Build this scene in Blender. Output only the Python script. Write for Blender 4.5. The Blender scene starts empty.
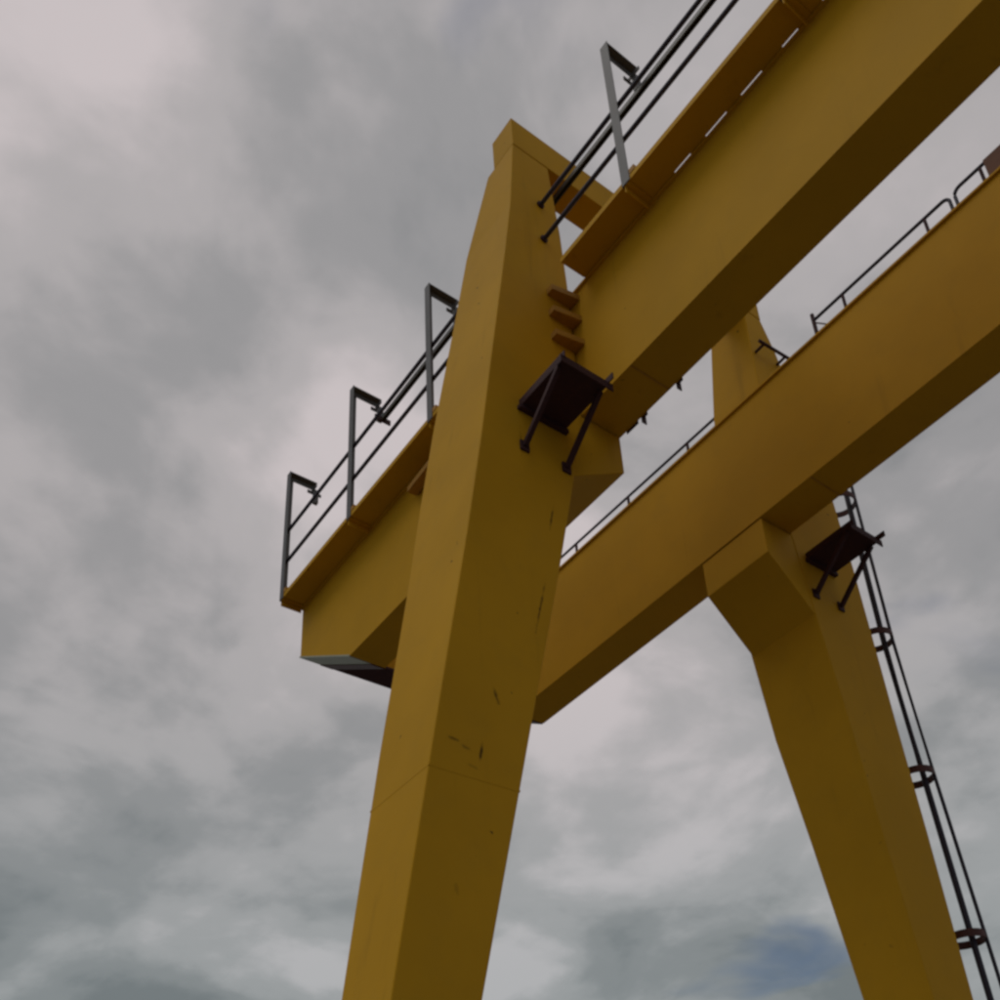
import bpy, bmesh, math, random
from mathutils import Vector, Matrix
random.seed(7)

# ------------------------------------------------------------------ camera, sky, sun, exposure
S = 1.35                     # metres per modelling unit (the web of a girder is one unit deep)
Z0 = 8.19                    # height of the girder undersides above the yard, metres
def W(x, y, z): return Vector((x * S, y * S, z * S + Z0))

scene = bpy.context.scene
cd = bpy.data.cameras.new('camera')
cam = bpy.data.objects.new('camera', cd)
scene.collection.objects.link(cam)
scene.camera = cam
right = Vector((0.62433345, 0.77674308, -0.08293329))
down = Vector((-0.42161051, 0.24568808, -0.87285849))
fwd = Vector((-0.65761107, 0.5799203, 0.48087433))
m = Matrix((right, -down, -fwd)).transposed().to_4x4()
m.translation = W(2.70986, -3.10839, -4.88030)
cam.matrix_world = m
cd.sensor_width = 36.0
cd.lens = 1105.805 / 1000 * 36.0
cd.shift_x = (500 - 587.255) / 1000
cd.shift_y = (788.318 - 500) / 1000
cd.clip_start = 0.05
cd.clip_end = 3000

SUN_EL, SUN_AZ = math.radians(60), math.radians(-102)      # azimuth measured from +X towards +Y
sun_dir = Vector((math.cos(SUN_EL) * math.cos(SUN_AZ), math.cos(SUN_EL) * math.sin(SUN_AZ), math.sin(SUN_EL)))

world = bpy.data.worlds.new('World')
scene.world = world
world.use_nodes = True
nt = world.node_tree
nt.nodes.clear()
def N(t, **k):
    n = nt.nodes.new(t)
    for a, b in k.items(): setattr(n, a, b)
    return n
def mathn(op, a, b=None, c=None, clamp=False):
    n = N('ShaderNodeMath', operation=op, use_clamp=clamp)
    for i, v in enumerate((a, b, c)):
        if v is None: continue
        if isinstance(v, (int, float)): n.inputs[i].default_value = v
        else: nt.links.new(v, n.inputs[i])
    return n.outputs[0]
def mixc(f, a, b, mode='MIX'):
    n = N('ShaderNodeMix', data_type='RGBA', blend_type=mode)
    for i, v in ((0, f), (6, a), (7, b)):
        if isinstance(v, (int, float)): n.inputs[i].default_value = v
        elif isinstance(v, tuple): n.inputs[i].default_value = (*v, 1)
        else: nt.links.new(v, n.inputs[i])
    return n.outputs[2]
def ramp(v, pts):
    n = N('ShaderNodeValToRGB')
    n.color_ramp.interpolation = 'EASE'
    e = n.color_ramp.elements
    while len(e) < len(pts): e.new(0.5)
    for el, (p, c) in zip(e, pts):
        el.position = p
        el.color = (*c, 1) if isinstance(c, tuple) else (c, c, c, 1)
    nt.links.new(v, n.inputs[0])
    return n.outputs[0]
sky = N('ShaderNodeTexSky', sky_type='NISHITA')
sky.sun_disc = False
sky.sun_elevation = SUN_EL
sky.sun_rotation = math.pi / 2 - SUN_AZ
sky.air_density = 1.0
sky.dust_density = 1.5
geo = N('ShaderNodeNewGeometry')
neg = N('ShaderNodeVectorMath', operation='SCALE')
nt.links.new(geo.outputs['Incoming'], neg.inputs[0])
neg.inputs['Scale'].default_value = -1.0
sep = N('ShaderNodeSeparateXYZ')
nt.links.new(neg.outputs[0], sep.inputs[0])
zz = mathn('ADD', mathn('MAXIMUM', sep.outputs[2], 0.0), 0.22)      # a cloud deck overhead: direction projected on a layer
px = mathn('DIVIDE', sep.outputs[0], zz)
py = mathn('DIVIDE', sep.outputs[1], zz)
comb = N('ShaderNodeCombineXYZ')
nt.links.new(px, comb.inputs[0]); nt.links.new(py, comb.inputs[1])
def noise(scale, detail, rough, off, dist=0.0, vec=None):
    mp = N('ShaderNodeMapping')
    mp.inputs['Location'].default_value = off
    nt.links.new(vec or comb.outputs[0], mp.inputs[0])
    n = N('ShaderNodeTexNoise')
    n.inputs['Scale'].default_value = scale
    n.inputs['Detail'].default_value = detail
    n.inputs['Roughness'].default_value = rough
    n.inputs['Distortion'].default_value = dist
    nt.links.new(mp.outputs[0], n.inputs['Vector'])
    return n.outputs[0]
SEED = (5.7, 3.9)
def off(a, b): return (SEED[0] + a, SEED[1] + b, 0.0)
big = noise(1.15, 2.0, 0.45, off(0, 0), 0.3)
mid = noise(3.0, 5.0, 0.50, off(4.6, 0.5), 0.35)
fine = noise(8.0, 5.0, 0.55, off(1.2, 7.7), 0.2)
dens = mathn('ADD', mathn('ADD', mathn('MULTIPLY', big, 0.45), mathn('MULTIPLY', mid, 0.44)), mathn('MULTIPLY', fine, 0.15))
cloud = ramp(dens, [(0.425, (0.236, 0.240, 0.248)), (0.487, (0.312, 0.306, 0.312)), (0.555, (0.425, 0.402, 0.406)), (0.635, (0.580, 0.525, 0.532))])
low = ramp(sep.outputs[2], [(0.28, 1.0), (0.66, 0.0)])              # lower cloud banks seen through more air: cooler and a little darker
cloud = mixc(low, cloud, mixc(1.0, cloud, (0.73, 0.82, 0.825), 'MULTIPLY'))
holes = noise(2.6, 4.0, 0.5, off(11.758, 13.016), 0.4)
hole = ramp(holes, [(0.635, 0.0), (0.78, 1.0)])
skyb = mixc(1.0, sky.outputs[0], (0.06, 0.06, 0.06), 'MULTIPLY')
thin = mixc(0.25, skyb, cloud)
col = mixc(hole, cloud, thin)
bg = N('ShaderNodeBackground')
bg.inputs[1].default_value = 1.0
nt.links.new(col, bg.inputs[0])
out = N('ShaderNodeOutputWorld')
nt.links.new(bg.outputs[0], out.inputs[0])

sd = bpy.data.lights.new('sun', 'SUN')
sd.energy = 0.65
sd.angle = math.radians(35)
sd.color = (1.0, 0.95, 0.88)
sun = bpy.data.objects.new('sun', sd)
scene.collection.objects.link(sun)
sun.rotation_euler = sun_dir.to_track_quat('Z', 'Y').to_euler()
sun.location = (0, -10, 30)

vs = scene.view_settings
vs.view_transform = 'Standard'
vs.look = 'None'
vs.exposure = 0.0
vs.gamma = 1.0
vs.use_curve_mapping = False
scene.cycles.filter_width = 2.8

# ------------------------------------------------------------------ materials
def mat_base(name):
    global nt
    ma = bpy.data.materials.new(name)
    ma.use_nodes = True
    nt = ma.node_tree
    return ma, nt.nodes['Principled BSDF']
def objcoord():
    return N('ShaderNodeTexCoord').outputs['Object']
def scaled(vec, s):
    mp = N('ShaderNodeMapping')
    mp.inputs['Scale'].default_value = s
    nt.links.new(vec, mp.inputs[0])
    return mp.outputs[0]
def nz(vec, scale, detail=4.0, rough=0.55):
    n = N('ShaderNodeTexNoise')
    n.inputs['Scale'].default_value = scale
    n.inputs['Detail'].default_value = detail
    n.inputs['Roughness'].default_value = rough
    nt.links.new(vec, n.inputs['Vector'])
    return n.outputs[0]
def bump(bsdf, h, strength, dist):
    b = N('ShaderNodeBump')
    b.inputs['Strength'].default_value = strength
    b.inputs['Distance'].default_value = dist
    nt.links.new(h, b.inputs['Height'])
    nt.links.new(b.outputs[0], bsdf.inputs['Normal'])

def yellow_paint(name, base=(0.56, 0.298, 0.015), marks=()):
    ma, bs = mat_base(name)
    oc = objcoord()
    n1 = nz(oc, 0.9, 5.0)
    c = mixc(ramp(n1, [(0.3, 0.0), (0.7, 1.0)]), tuple(v * 0.94 for v in base), tuple(v * 1.06 for v in base))
    chalk = nz(oc, 4.0, 6.0, 0.65)                                         # chalked, slightly faded patches
    c = mixc(mathn('MULTIPLY', ramp(chalk, [(0.45, 0.0), (0.75, 1.0)]), 0.22), c, (0.44, 0.25, 0.025))
    run = nz(scaled(oc, (7.0, 7.0, 0.45)), 1.0, 5.0, 0.6)                  # dirty water runs
    c = mixc(mathn('MULTIPLY', ramp(run, [(0.58, 0.0), (0.80, 1.0)]), 0.22), c, (0.16, 0.085, 0.012))
    chip = nz(oc, 11.0, 3.0, 0.6)
    chip2 = nz(oc, 1.7, 2.0, 0.5)
    cm = mathn('MULTIPLY', ramp(chip, [(0.715, 0.0), (0.73, 1.0)]), ramp(chip2, [(0.5, 0.0), (0.6, 1.0)]))
    c = mixc(mathn('MULTIPLY', cm, 0.8), c, (0.06, 0.032, 0.014))
    if marks:
        sp = N('ShaderNodeSeparateXYZ'); nt.links.new(oc, sp.inputs[0])
        gn = N('ShaderNodeNewGeometry')
        sn = N('ShaderNodeSeparateXYZ'); nt.links.new(gn.outputs['True Normal'], sn.inputs[0])
        facing = mathn('GREATER_THAN', sn.outputs[0], 0.8)
        wob = mathn('MULTIPLY', mathn('SUBTRACT', nz(oc, 22.0, 5.0, 0.75), 0.5), 3.0)
        tot = None
        for (y, z, ry, rz, tilt, dk) in marks:
            ca, sa = math.cos(tilt), math.sin(tilt)
            dy = mathn('SUBTRACT', sp.outputs[1], y); dz = mathn('SUBTRACT', sp.outputs[2], z)
            u = mathn('DIVIDE', mathn('ADD', mathn('MULTIPLY', dy, ca), mathn('MULTIPLY', dz, sa)), ry)
            v = mathn('DIVIDE', mathn('SUBTRACT', mathn('MULTIPLY', dz, ca), mathn('MULTIPLY', dy, sa)), rz)
            d = mathn('SQRT', mathn('ADD', mathn('MULTIPLY', u, u), mathn('MULTIPLY', v, v)))
            k = mathn('MULTIPLY', mathn('SUBTRACT', 1.25, mathn('ADD', d, wob), clamp=True), dk)
            tot = k if tot is None else mathn('MAXIMUM', tot, k)
        c = mixc(mathn('MULTIPLY', tot, facing), c, (0.035, 0.018, 0.008))
    nt.links.new(c, bs.inputs['Base Color'])
    bs.inputs['Roughness'].default_value = 0.6
    bs.inputs['Specular IOR Level'].default_value = 0.06
    bump(bs, nz(oc, 2.2, 3.0, 0.5), 0.35, 0.012)                          # slightly wavy plate
    return ma
def plain_paint(name, base, rough=0.6, vary=0.35, rust=0.0):
    ma, bs = mat_base(name)
    oc = objcoord()
    c = mixc(nz(oc, 6.0, 5.0, 0.6), tuple(v * (1 - vary) for v in base), tuple(v * (1 + vary) for v in base))
    if rust:
        c = mixc(mathn('MULTIPLY', ramp(nz(oc, 14.0, 5.0, 0.65), [(0.5, 0.0), (0.68, 1.0)]), rust), c, (0.13, 0.045, 0.018))
    nt.links.new(c, bs.inputs['Base Color'])
    bs.inputs['Roughness'].default_value = rough
    bs.inputs['Specular IOR Level'].default_value = 0.3
    bump(bs, nz(oc, 30.0, 4.0), 0.25, 0.002)
    return ma

def face_mark(y, z, ry, rz, tilt=0.0, dk=0.9):
    return (y * S, z * S + Z0, ry * S, rz * S, tilt, dk)
near_marks = [face_mark(-0.304, -0.930, 0.006, 0.084, -0.21, 0.80), face_mark(-0.427, -1.568, 0.007, 0.153, -0.24, 0.80), face_mark(-0.713, -2.173, 0.012, 0.039, 0.29, 0.85), face_mark(-0.942, -2.462, 0.008, 0.025, 1.46, 0.60), face_mark(-0.879, -2.486, 0.009, 0.022, 1.29, 0.60), face_mark(-0.806, -2.485, 0.008, 0.039, -0.16, 0.90), face_mark(-0.850, -2.568, 0.008, 0.033, 1.38, 0.35), face_mark(-0.949, -3.138, 0.010, 0.024, 0.13, 0.35), face_mark(-0.468, -0.491, 0.006, 0.096, 0.00, 0.35), face_mark(-0.983, -2.034, 0.006, 0.021, -1.53, 0.30)]
far_marks = [face_mark(1.867, -1.817, 0.010, 0.052, -0.62, 0.75), face_mark(1.539, -2.093, 0.012, 0.032, 0.68, 0.30), face_mark(1.697, -0.638, 0.030, 0.113, 1.42, 0.20)]
M_YEL = yellow_paint('yellow_paint')
M_LEG = yellow_paint('yellow_paint_scuffed', marks=near_marks)
M_LEGF = yellow_paint('yellow_paint_far_leg', marks=far_marks)
M_BROWN = plain_paint('brown_primer', (0.42, 0.200, 0.018), 0.65, 0.2, 0.25)
M_RED = plain_paint('dark_red_primer', (0.050, 0.018, 0.022), 0.75, 0.3, 0.2)
M_GREY = plain_paint('grey_steel', (0.115, 0.115, 0.120), 0.5, 0.25, 0.12)
M_HOOP = plain_paint('red_brown_strap', (0.085, 0.030, 0.028), 0.65, 0.3, 0.3)
M_SHEET = plain_paint('rusty_sheet', (0.13, 0.050, 0.022), 0.7, 0.3, 0.4)
M_DARK = plain_paint('dark_blue_grey_pipe', (0.034, 0.030, 0.052), 0.5, 0.3, 0.0)
M_TRACK = plain_paint('dull_steel_track', (0.055, 0.055, 0.050), 0.45, 0.3, 0.1)
M_PALE = plain_paint('pale_sky_sheen', (0.34, 0.36, 0.27), 0.55, 0.12)  # horizon sky reflected on the slanted end plates, put into the base colour
M_RAIL = plain_paint('bare_rail_steel', (0.16, 0.12, 0.09), 0.4, 0.3, 0.4)
def concrete():
    ma, bs = mat_base('yard_concrete')
    oc = objcoord()
    c = mixc(nz(oc, 0.35, 6.0, 0.6), (0.10, 0.095, 0.085), (0.17, 0.16, 0.145))
    c = mixc(mathn('MULTIPLY', ramp(nz(oc, 3.0, 6.0, 0.7), [(0.5, 0.0), (0.7, 1.0)]), 0.4), c, (0.12, 0.11, 0.10))
    nt.links.new(c, bs.inputs['Base Color'])
    bs.inputs['Roughness'].default_value = 0.9
    bump(bs, nz(oc, 20.0, 5.0), 0.4, 0.01)
    return ma
M_GROUND = concrete()

# ------------------------------------------------------------------ mesh helpers (modelling units in, metres out)
def link(name, bm, mat, parent=None, raw=False, smooth=False):
    me = bpy.data.meshes.new(name)
    bmesh.ops.recalc_face_normals(bm, faces=bm.faces)
    bm.to_mesh(me); bm.free()
    if not raw:
        for v in me.vertices: v.co = W(*v.co)
    me.materials.append(mat)
    if smooth:
        for p in me.polygons: p.use_smooth = True
    o = bpy.data.objects.new(name, me)
    scene.collection.objects.link(o)
    o.parent = parent
    return o
def bev(o, w=0.006, seg=2):
    b = o.modifiers.new('bevel', 'BEVEL')
    b.width = w; b.segments = seg; b.limit_method = 'ANGLE'; b.angle_limit = math.radians(40)
    return o
def box(bm, x0, x1, y0, y1, z0, z1):
    vs_ = [bm.verts.new((x, y, z)) for x in (x0, x1) for y in (y0, y1) for z in (z0, z1)]
    for f in ((0, 1, 3, 2), (4, 6, 7, 5), (0, 4, 5, 1), (2, 3, 7, 6), (0, 2, 6, 4), (1, 5, 7, 3)):
        bm.faces.new([vs_[i] for i in f])
    return bm
def bx(*a): return box(bmesh.new(), *a)
def prism_y(bm, prof, y0, y1):          # profile in x,z
    a = [bm.verts.new((x, y0, z)) for x, z in prof]; b = [bm.verts.new((x, y1, z)) for x, z in prof]
    n = len(prof)
    bm.faces.new(a); bm.faces.new(b[::-1])
    for i in range(n): bm.faces.new((a[i], b[i], b[(i + 1) % n], a[(i + 1) % n]))
    return bm
def prism_x(bm, prof, x0, x1):          # profile in y,z
    a = [bm.verts.new((x0, y, z)) for y, z in prof]; b = [bm.verts.new((x1, y, z)) for y, z in prof]
    n = len(prof)
    bm.faces.new(a); bm.faces.new(b[::-1])
    for i in range(n): bm.faces.new((a[i], b[i], b[(i + 1) % n], a[(i + 1) % n]))
    return bm
def prism_z(bm, prof, z0, z1):          # profile in x,y
    a = [bm.verts.new((x, y, z0)) for x, y in prof]; b = [bm.verts.new((x, y, z1)) for x, y in prof]
    n = len(prof)
    bm.faces.new(a); bm.faces.new(b[::-1])
    for i in range(n): bm.faces.new((a[i], b[i], b[(i + 1) % n], a[(i + 1) % n]))
    return bm
def tube(bm, pts, r, seg=10, closed=False):
    pts = [Vector(p) for p in pts]
    n = len(pts); rings = []
    for i, p in enumerate(pts):
        if closed: t = pts[(i + 1) % n] - pts[i - 1]
        else: t = pts[min(i + 1, n - 1)] - pts[max(i - 1, 0)]
        t.normalize()
        u = t.cross(Vector((0, 0, 1)))
        if u.length < 0.05: u = t.cross(Vector((1, 0, 0)))
        u.normalize(); v = t.cross(u).normalized()
        rings.append([bm.verts.new(p + r * (math.cos(2 * math.pi * k / seg) * u + math.sin(2 * math.pi * k / seg) * v)) for k in range(seg)])
    for i in range(n if closed else n - 1):
        a, b = rings[i], rings[(i + 1) % n]
        for k in range(seg): bm.faces.new((a[k], a[(k + 1) % seg], b[(k + 1) % seg], b[k]))
    if not closed:
        bm.faces.new(rings[0][::-1]); bm.faces.new(rings[-1])
    return bm
def bar(bm, p, q, w, h, up=(0, 0, 1)):  # rectangular bar between two points
    p, q = Vector(p), Vector(q)
    t = (q - p).normalized(); u = t.cross(Vector(up))
    if u.length < 0.05: u = t.cross(Vector((1, 0, 0)))
    u.normalize(); v = u.cross(t).normalized()
    A = [bm.verts.new(p + u * a * w / 2 + v * b * h / 2) for a, b in ((-1, -1), (1, -1), (1, 1), (-1, 1))]
    B = [bm.verts.new(q + u * a * w / 2 + v * b * h / 2) for a, b in ((-1, -1), (1, -1), (1, 1), (-1, 1))]
    bm.faces.new(A[::-1]); bm.faces.new(B)
    for i in range(4): bm.faces.new((A[i], A[(i + 1) % 4], B[(i + 1) % 4], B[i]))
    return bm

# ------------------------------------------------------------------ yard
g = bmesh.new()
R = 900.0
gv = [g.verts.new((x, y, 0.0)) for x, y in ((-R, -R), (R, -R), (R, R), (-R, R))]
g.faces.new(gv)
ground = link('ground', g, M_GROUND, raw=True)
ground['kind'] = 'structure'

# ------------------------------------------------------------------ the crane
WG, G, YW, ZW = 0.277, 1.480, -0.190, 1.007         # girder width, far girder web, walkway edge, walkway level
XL = -0.547                                         # face of the portal legs that looks along the span
X0, XC, XE = -4.135, -3.286, 10.4                   # girder end, start of its slanted end, other end
FAR = G + WG                                        # outer web of the far girder
crane = bpy.data.objects.new('gantry_crane', None)
scene.collection.objects.link(crane)
crane['label'] = 'yellow double girder gantry crane on tapered box legs with walkways and railings'
crane['category'] = 'gantry crane'

def girder(y0):
    bm = bmesh.new()
    prof = [(X0, 0.517), (XC, 0.012), (XE - 0.85, 0.012), (XE, 0.517), (XE, 0.985), (X0, 0.985)]
    prism_y(bm, prof, y0, y0 + WG)
    gd = link('girder', bm, M_YEL, crane)
    o = link('top_flange', bx(X0 - 0.01, XE + 0.01, y0 - 0.016, y0 + WG + 0.016, 0.987, 1.003), M_YEL, gd)
    o = link('bottom_flange', bx(XC + 0.004, XE - 0.86, y0 - 0.008, y0 + WG + 0.008, -0.003, 0.0105), M_YEL, gd)
    # slanted plate closing each end
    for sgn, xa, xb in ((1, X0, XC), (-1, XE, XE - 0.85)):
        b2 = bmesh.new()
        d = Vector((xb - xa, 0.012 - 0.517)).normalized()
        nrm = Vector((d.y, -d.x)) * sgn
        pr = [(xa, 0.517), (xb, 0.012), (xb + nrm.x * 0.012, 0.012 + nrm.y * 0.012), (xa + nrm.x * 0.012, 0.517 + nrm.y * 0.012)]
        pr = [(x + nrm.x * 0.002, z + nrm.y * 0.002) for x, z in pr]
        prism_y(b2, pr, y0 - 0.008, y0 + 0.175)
        link('end_plate', b2, M_PALE, gd)  # pale strip: sky sheen painted on, not a separate coat
        b2 = bmesh.new()
        prism_y(b2, [(x - 0.003, z - 0.004) for x, z in pr], y0 + 0.177, y0 + WG + 0.008)
        link('end_lip', b2, M_HOOP, gd)
    link('trolley_rail', bx(X0 + 0.1, XE - 0.1, y0 + WG / 2 - 0.025, y0 + WG / 2 + 0.025, 1.004, 1.06), M_RAIL, gd)
    for xs in (-0.13, 2.6, 5.2): link('weld_seam', bx(xs, xs + 0.010, y0 - 0.006, y0 + WG + 0.006, -0.0065, -0.0035), M_BROWN, gd)
    return gd
near_girder = girder(0.0)
far_girder = girder(G)

# small cleats hanging from the inner lower edge of the near girder
for xs in (-0.351, -0.056):
    b = bmesh.new()
    box(b, xs - 0.020, xs - 0.014, WG + 0.0095, WG + 0.045, -0.040, 0.030)
    box(b, xs - 0.0135, xs + 0.030, WG + 0.0095, WG + 0.015, -0.018, 0.030)
    link('cable_cleat', b, M_RED, near_girder)
link('cable_cleat', bx(-0.50, -0.40, WG + 0.0095, WG + 0.014, -0.020, 0.010), M_RED, near_girder)
# cross beam that joins the ends of the two girders
eb = bev(link('end_beam', bx(X0 + 0.004, X0 + 0.20, WG + 0.002, G - 0.002, 0.53, 0.93), M_YEL, crane), 0.006)
link('bottom_flange', bx(X0 - 0.01, X0 + 0.23, WG + 0.009, G - 0.009, 0.505, 0.5285), M_RED, eb)

# ---- legs
def loft(secs):                        # (z, y_outer, y_inner, x_back)
    bm = bmesh.new()
    rings = [[bm.verts.new((XL, a, z)), bm.verts.new((XL, b, z)), bm.verts.new((xm, b, z)), bm.verts.new((xm, a, z))] for z, a, b, xm in secs]
    for r, q in zip(rings, rings[1:]):
        for i in range(4): bm.faces.new((r[i], r[(i + 1) % 4], q[(i + 1) % 4], q[i]))
    bm.faces.new(rings[0][::-1]); bm.faces.new(rings[-1])
    return bm
near_secs = [(2.262, -0.352, -0.066, -0.83), (1.6, -0.41, -0.02, -1.04), (1.08, -0.480, -0.006, -1.07),
             (-0.01, -0.640, -0.012, -1.12), (-0.6, -0.725, -0.128, -1.125), (-1.28, -0.833, -0.285, -1.09),
             (-2.30, -1.010, -0.537, -1.04), (-3.60, -1.231, -0.856, -0.945), (-5.55, -1.560, -1.290, -0.86)]
far_secs = [(2.262, 1.99, 1.80, -0.90), (1.98, 2.09, 1.795, -0.94), (1.467, 2.20, 1.775, -1.0), (0.63, 2.372, 1.766, -1.06),
            (-0.01, 2.415, 1.766, -1.10), (-0.64, 2.437, 1.835, -1.11), (-1.27, 2.455, 1.915, -1.108),
            (-2.04, 2.488, 1.990, -1.045), (-3.15, 2.520, 2.115, -0.98), (-5.55, 2.66, 2.38, -0.86)]
near_leg = bev(link('leg', loft(near_secs), M_LEG, crane), 0.008)
far_leg = bev(link('leg', loft(far_secs), M_LEGF, crane), 0.008)
def corbel(prof, leg, xm):
    return bev(link('corbel', prism_x(bmesh.new(), prof, XL - 0.004, xm), M_YEL, leg), 0.006)
corbel([(-0.03, -0.012), (WG, -0.012), (WG, -0.290), (-0.10, -0.520), (-0.15, -0.56)], near_leg, -1.118)
corbel([(1.79, -0.012), (G - 0.002, -0.012), (G - 0.002, -0.290), (1.86, -0.665), (1.90, -0.76)], far_leg, -1.098)
# butt welds round the legs where plates were joined
def weld_ring(secs, leg, z):
    for (za, oa, ia, xa), (zb, ob, ib, xb) in zip(secs, secs[1:]):
        if za >= z >= zb:
            f = lambda zz, a, b_: a + (b_ - a) * (za - zz) / (za - zb)
            e = 0.0010 * (1 if oa < ia else -1)
            b = bmesh.new(); rg = []
            for zz in (z - 0.005, z + 0.005):
                o_, i_, x_ = f(zz, oa, ob) - e, f(zz, ia, ib) + e, f(zz, xa, xb) - 0.0010
                rg.append([b.verts.new(p) for p in ((XL + 0.0010, o_, zz), (XL + 0.0010, i_, zz), (x_, i_, zz), (x_, o_, zz))])
            for i in range(4): b.faces.new((rg[0][i], rg[0][(i + 1) % 4], rg[1][(i + 1) % 4], rg[1][i]))
            b.faces.new(rg[0][::-1]); b.faces.new(rg[1])
            link('weld_seam', b, M_YEL, leg)
weld_ring(near_secs, near_leg, -2.62)
# tie across the tops of the legs
bev(link('tie_beam', bx(XL - 0.215, XL + 0.002, -0.350, 1.992, 2.266, 2.55), M_YEL, crane), 0.006)

# stiffening gussets between leg face and girder web
def gusset(z, leg, ya, yb, sx, x):
    b = bmesh.new()
    prism_z(b, [(x, ya), (x, yb), (x + sx * 0.085, yb), (x + sx * 0.05, ya)], z - 0.024, z + 0.020)
    link('gusset', b, M_BROWN, leg)
for z in (0.925, 0.735, 0.53):
    gusset(z, near_leg, -0.185, -0.003, 1, XL + 0.001)
    gusset(z, near_leg, -0.175, -0.003, -1, -1.09)
    gusset(z, far_leg, 1.93, FAR + 0.003, 1, XL + 0.001)
link('bracket', prism_z(bmesh.new(), [(-2.33, -0.012), (-2.33, -0.085), (-2.0, -0.10), (-2.0, -0.012)], 0.80, 0.845), M_BROWN, near_girder)

# ---- sill beam, wheels (below the frame)
sill = bev(link('sill_beam', bx(-0.90, XL + 0.02, -2.3, 3.3, -5.90, -5.552), M_YEL, crane), 0.01)
for yy in (-2.0, 3.0):
    b = bmesh.new()
    n = 24
    for x0_, x1_, r in ((-0.76, -0.68, 0.15), (-0.785, -0.76, 0.18), (-0.68, -0.655, 0.18)):
        prism_x(b, [(yy + r * math.cos(2 * math.pi * k / n), -5.87 + r * math.sin(2 * math.pi * k / n)) for k in range(n)], x0_, x1_)
    link('wheel', b, M_RAIL, sill)
tr = link('crane_track', bx(-0.755, -0.685, -14, 16, -6.065, -6.021), M_RAIL)
tr['kind'] = 'structure'

# ---- walkways beside the girders
def walkway(x0, x1, outer, inner, name='walkway'):
    s = 1 if inner > outer else -1
    w = link(name, bx(x0, x1, min(outer, inner), max(outer, inner), ZW, ZW + 0.006), M_YEL, crane)
    link('edge_angle', bx(x0, x1, min(outer, outer - s * 0.006), max(outer, outer - s * 0.006), ZW - 0.004, ZW + 0.036), M_YEL, w)
    return w
def cross_bracket(x, outer, inner, w):
    b = bmesh.new()
    lo, hi = min(outer, inner), max(outer, inner)
    box(b, x - 0.02, x + 0.02, lo - 0.002, hi, ZW - 0.010, ZW - 0.003)
    box(b, x - 0.02, x - 0.013, lo - 0.002, hi, ZW - 0.060, ZW - 0.011)
    link('cross_bracket', b, M_YEL, w)
wn_left = walkway(X0 - 0.02, -1.13, YW, -0.0190)
wn_right = walkway(-0.384, XE - 2, YW, -0.0190)
wf_left = walkway(X0 - 0.02, -1.13, FAR - YW, FAR + 0.030)
wf_right = walkway(-0.384, XE - 2, FAR - YW, FAR + 0.030)
# filler strips that close most of the slot along the web
x = -0.38
k = 0
while x < XE - 2.4:
    ln = 0.8 if k == 0 else random.uniform(0.10, 0.22)
    link('filler_strip', bx(x, x + ln, -0.0186, 0.01, ZW + 0.001, ZW + 0.006), M_YEL, wn_right)
    x += ln + random.uniform(0.10, 0.19); k += 1
link('filler_strip', bx(X0 - 0.02, -1.13, -0.0186, 0.01, ZW + 0.001, ZW + 0.006), M_YEL, wn_left)

# ---- posts with inward arms, clamps, rails and festoon track over the near walkway
PZ = 2.396
def arm_post(x, w):
    b = bmesh.new()                                   # an angle-iron post with its arm welded on
    prism_z(b, [(x - 0.032, YW - 0.012), (x + 0.032, YW - 0.012), (x + 0.032, YW - 0.007), (x - 0.026, YW - 0.007), (x - 0.026, YW + 0.045), (x - 0.032, YW + 0.045)], ZW - 0.006, PZ)
    box(b, x - 0.025, x + 0.027, YW - 0.0065, 0.055, PZ - 0.006, PZ)
    box(b, x - 0.025, x - 0.019, YW - 0.0065, 0.055, PZ - 0.056, PZ - 0.0065)
    p = link('post', b, M_GREY, w)
    c = bmesh.new()
    box(c, x - 0.055, x + 0.055, 0.030, 0.040, PZ - 0.075, PZ - 0.050)
    box(c, x - 0.055, x - 0.045, 0.0, 0.13, PZ - 0.075, PZ - 0.045)
    box(c, x - 0.018, x + 0.018, 0.035, 0.075, PZ - 0.223, PZ - 0.0755)
    link('track_clamp', c, M_GREY, w)
    link('foot_cleat', bx(x + 0.0335, x + 0.075, YW - 0.0095, YW + 0.03, ZW + 0.0365, ZW + 0.075), M_BROWN, w)
    cross_bracket(x, YW, -0.017, w)
for x in (-4.118, -2.985, -1.84): arm_post(x, wn_left)
for x in (0.217, 1.40, 2.58, 3.76, 4.94, 6.12, 7.30): arm_post(x, wn_right)
YR = YW + 0.022
def rail(w, name, a, b_, r, mat):
    return link(name, tube(bmesh.new(), [a, b_], r, 10), mat, w, smooth=False)
for z in (1.762, 1.418):
    rail(wn_left, 'handrail', (-4.16, YR, z), (-0.95, YR, z), 0.0145, M_DARK)
    rail(wn_right, 'handrail', (XL - 0.02, YR - 0.0, z + 0.012), (XE - 2.2, YR, z + 0.004), 0.0145, M_DARK)
# little flange where each rail enters the leg
for z in (1.775, 1.431):
    link('rail_flange', tube(bmesh.new(), [(XL + 0.0015, YR, z), (XL + 0.014, YR, z)], 0.026, 14), M_RED, wn_right)
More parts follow.
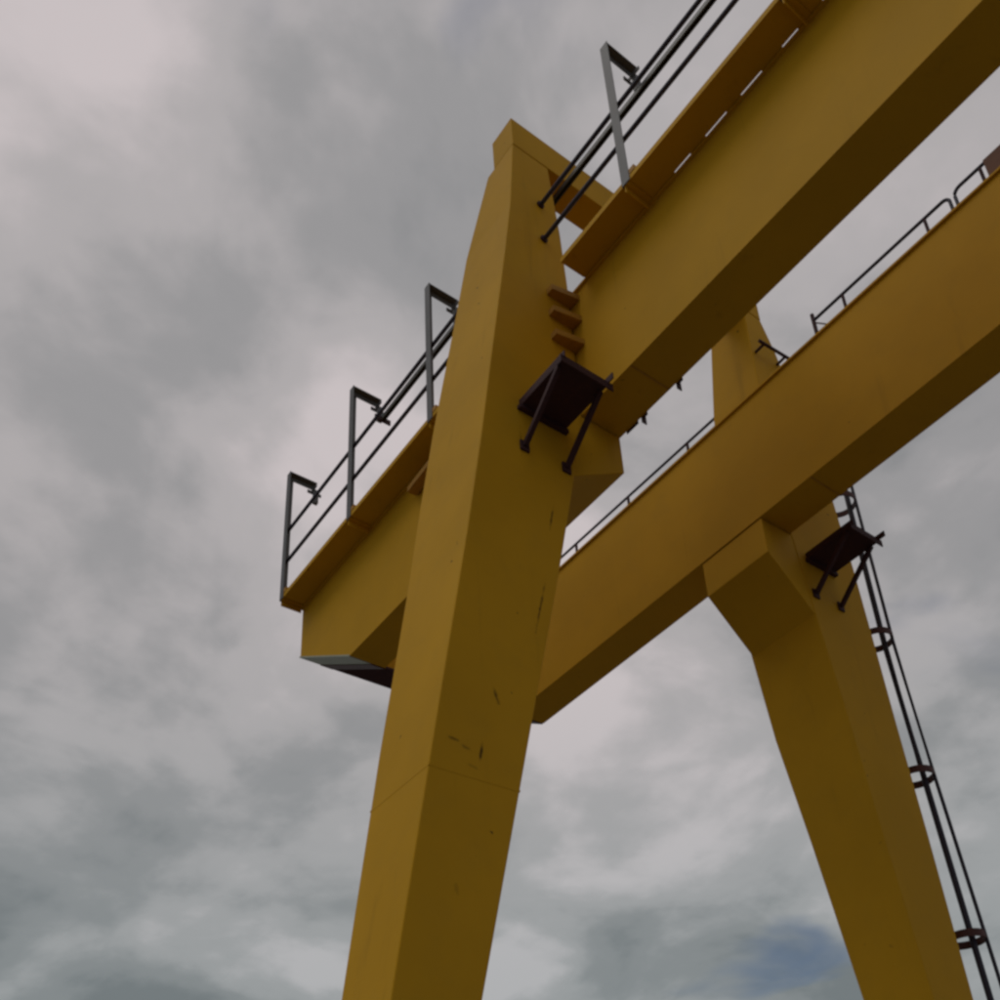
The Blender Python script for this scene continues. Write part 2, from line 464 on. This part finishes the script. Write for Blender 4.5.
# C-section track
tb = bmesh.new()
YT, ZT = 0.055, 2.152
prism_x(tb, [(YT - 0.017, ZT + 0.020), (YT + 0.017, ZT + 0.020), (YT + 0.017, ZT - 0.020), (YT + 0.007, ZT - 0.020), (YT + 0.007, ZT - 0.016),
             (YT + 0.013, ZT - 0.016), (YT + 0.013, ZT + 0.016), (YT - 0.013, ZT + 0.016), (YT - 0.013, ZT - 0.016), (YT - 0.007, ZT - 0.016), (YT - 0.007, ZT - 0.020), (YT - 0.017, ZT - 0.020)], -2.93, XE - 2.2)
link('cable_track', tb, M_TRACK, wn_right)
link('track_stop', bx(-2.945, -2.932, YT - 0.07, YT + 0.07, ZT - 0.03, ZT + 0.02), M_RED, wn_right)

# ---- railing on the outer side of the far walkway
YF = FAR - YW
def far_post(x, top, w, r=0.012):
    link('post', tube(bmesh.new(), [(x, YF, ZW - 0.02), (x, YF, top)], r, 8), M_RED, w)
for x in (-3.9, -3.4, -2.862, -2.157, -1.432): far_post(x, 1.70, wf_left)
rail(wf_left, 'handrail', (-4.1, YF, 1.715), (-1.12, YF, 1.693), 0.011, M_DARK)
rail(wf_left, 'handrail', (-4.1, YF, 1.40), (-1.12, YF, 1.40), 0.010, M_DARK)
far_post(-0.09, 1.815, wf_right, 0.015)
for x in (0.176, 0.875, 1.303): far_post(x, 1.74, wf_right)
def hoop_rail(xa, xb, z, roundL, roundR):
    pts = []
    r = 0.05
    if roundL: pts += [(xa, YF, ZW - 0.02)] + [(xa + r - r * math.cos(t), YF, z - r + r * math.sin(t)) for t in (0, .4, .8, 1.2, 1.57)]
    else: pts += [(xa, YF, z)]
    if roundR: pts += [(xb - r + r * math.sin(t), YF, z - r + r * math.cos(t)) for t in (0, .4, .8, 1.2, 1.57)] + [(xb, YF, ZW - 0.02)]
    else: pts += [(xb, YF, z)]
    link('handrail', tube(bmesh.new(), pts, 0.012, 8), M_DARK, wf_right)
hoop_rail(-0.09, 1.065, 1.752, False, True)
hoop_rail(1.105, 3.2, 1.755, True, False)
rail(wf_right, 'handrail', (-0.09, YF, 1.40), (7.8, YF, 1.40), 0.010, M_DARK)
link('brace', bar(bmesh.new(), (-0.08, YF, 1.72), (0.10, YF, 1.50), 0.008, 0.008), M_RED, wf_right)
for x in (2.0, 2.6, 3.2): far_post(x, 1.75, wf_right)
link('sheet_panel', bx(1.345, 2.9, YF - 0.035, YF - 0.018, ZW + 0.02, 1.74), M_SHEET, wf_right)

# grab bar on the far leg above the girder
gb = bmesh.new()
XB = XL + 0.09
tube(gb, [(XB, 1.775, 1.79), (XB, 2.40, 1.86)], 0.013, 8)
link('grab_bar', gb, M_RED, far_leg)
for y, z in ((1.83, 1.796), (2.07, 1.823)):
    link('standoff', tube(bmesh.new(), [(XL + 0.001, y, z - 0.004), (XB - 0.002, y, z)], 0.011, 8), M_RED, far_leg)

# ---- little platforms bracketed off the legs
def platform(ya, yb, z, leg, ext):
    xo = -0.165
    p = link('platform', bx(XL + 0.002, xo, ya, yb, z, z + 0.008), M_RED, leg)
    for a, b_ in ((ya, ya + 0.007), (yb - 0.007, yb)):
        link('side_angle', bx(XL + 0.002, xo + (ext if a > ya else 0.015), a, b_, z + 0.009, z + 0.05), M_RED, leg)
    link('edge_angle', bx(xo + 0.001, xo + 0.008, ya - 0.02, yb + 0.03, z - 0.03, z + 0.02), M_RED, leg)
    for y in (ya + 0.012, yb - 0.012):
        link('strut', bar(bmesh.new(), (xo - 0.05, y, z - 0.003), (XL + 0.012, y, z - 0.285), 0.026, 0.026, (0, 1, 0)), M_RED, leg)
        link('strut_foot', bx(XL + 0.0012, XL + 0.012, y - 0.028, y + 0.028, z - 0.32, z - 0.255), M_RED, leg)
    link('wall_angle', bx(XL + 0.0015, XL + 0.03, ya - 0.015, yb + 0.012, z - 0.028, z - 0.002), M_RED, leg)
platform(-0.462, -0.160, -0.226, near_leg, 0.05)
platform(1.872, 2.145, -0.176, far_leg, 0.06)

# ---- caged ladder up the outside of the far leg
def leg_out(z): 
    zs = [s_[0] for s_ in far_secs][::-1]; ys = [s_[1] for s_ in far_secs][::-1]
    for i in range(len(zs) - 1):
        if zs[i] <= z <= zs[i + 1]:
            t = (z - zs[i]) / (zs[i + 1] - zs[i]); return ys[i] + t * (ys[i + 1] - ys[i])
    return ys[0] if z < zs[0] else ys[-1]
lb = bmesh.new()
ZL = [0.95, -0.5, -1.6, -2.7, -3.9, -5.9]
for xx in (-0.80, -1.04):
    tube(lb, [(xx, leg_out(z) + 0.11, z) for z in ZL], 0.014, 8)
ladder = link('ladder', lb, M_DARK, crane)
z = -5.7
while z < 0.9:
    y = leg_out(z) + 0.11
    link('rung', tube(bmesh.new(), [(-0.812, y, z), (-1.028, y, z)], 0.008, 6), M_DARK, ladder)
    z += 0.22
link('cage_strip', tube(bmesh.new(), [(-0.62, y, z) for z, y in ((0.95, 2.70), (-0.48, 2.685), (-1.6, 2.745), (-2.72, 2.81), (-3.9, 2.88), (-5.9, 3.0))], 0.020, 10), M_DARK, ladder)
link('cage_strip', tube(bmesh.new(), [(-0.56, y, z) for z, y in ((0.95, 2.70), (-0.5, 2.700), (-1.62, 2.775), (-2.73, 2.868), (-3.9, 2.96), (-5.9, 3.1))], 0.012, 10), M_DARK, ladder)
def interp(z, tab):
    for (za, a_), (zb, b_) in zip(tab, tab[1:]):
        if za >= z >= zb: return a_ + (b_ - a_) * (za - z) / (za - zb)
    return tab[-1][1]
for zc, cy_ in ((0.80, 2.635), (-0.45, 2.655), (-1.53, 2.715), (-2.64, 2.80), (-3.75, 2.88), (-4.85, 2.96)):
    b = bmesh.new()
    cx_, r, hh, th, n = -0.66, 0.122, 0.024, 0.007, 28
    rings = []
    for i in range(n):
        t = 2 * math.pi * i / n
        c_, s_ = math.cos(t), math.sin(t)
        rings.append([b.verts.new((cx_ + q * c_, cy_ + q * s_, zc + h)) for q, h in ((r, -hh), (r, hh), (r - th, hh), (r - th, -hh))])
    for i in range(n):
        r1, r2 = rings[i], rings[(i + 1) % n]
        for k in range(4): b.faces.new((r1[k], r1[(k + 1) % 4], r2[(k + 1) % 4], r2[k]))
    box(b, -0.80, -0.79, leg_out(zc) - 0.004, cy_ + 0.02, zc - hh, zc + hh)       # strap back to the leg
    link('cage_hoop', b, M_HOOP, ladder)

# ---- the portal at the other end of the span (behind the viewer): plain legs, tie and sill
CXm, CYm = (X0 + XE) / 2, (FAR) / 2
def turn(o, parent):
    c = o.copy(); scene.collection.objects.link(c); c.parent = parent
    c.matrix_basis = Matrix.Translation(Vector((2 * CXm * S, 2 * CYm * S, 0))) @ Matrix.Rotation(math.pi, 4, 'Z')
    return c
tops = [o for o in crane.children if o.name.split('.')[0] in ('leg', 'tie_beam', 'sill_beam')]
for o in tops:
    c = turn(o, crane)
    for ch in o.children:
        if ch.name.split('.')[0] in ('corbel', 'wheel'):
            d = ch.copy(); scene.collection.objects.link(d); d.parent = c
t2 = turn(tr, None)
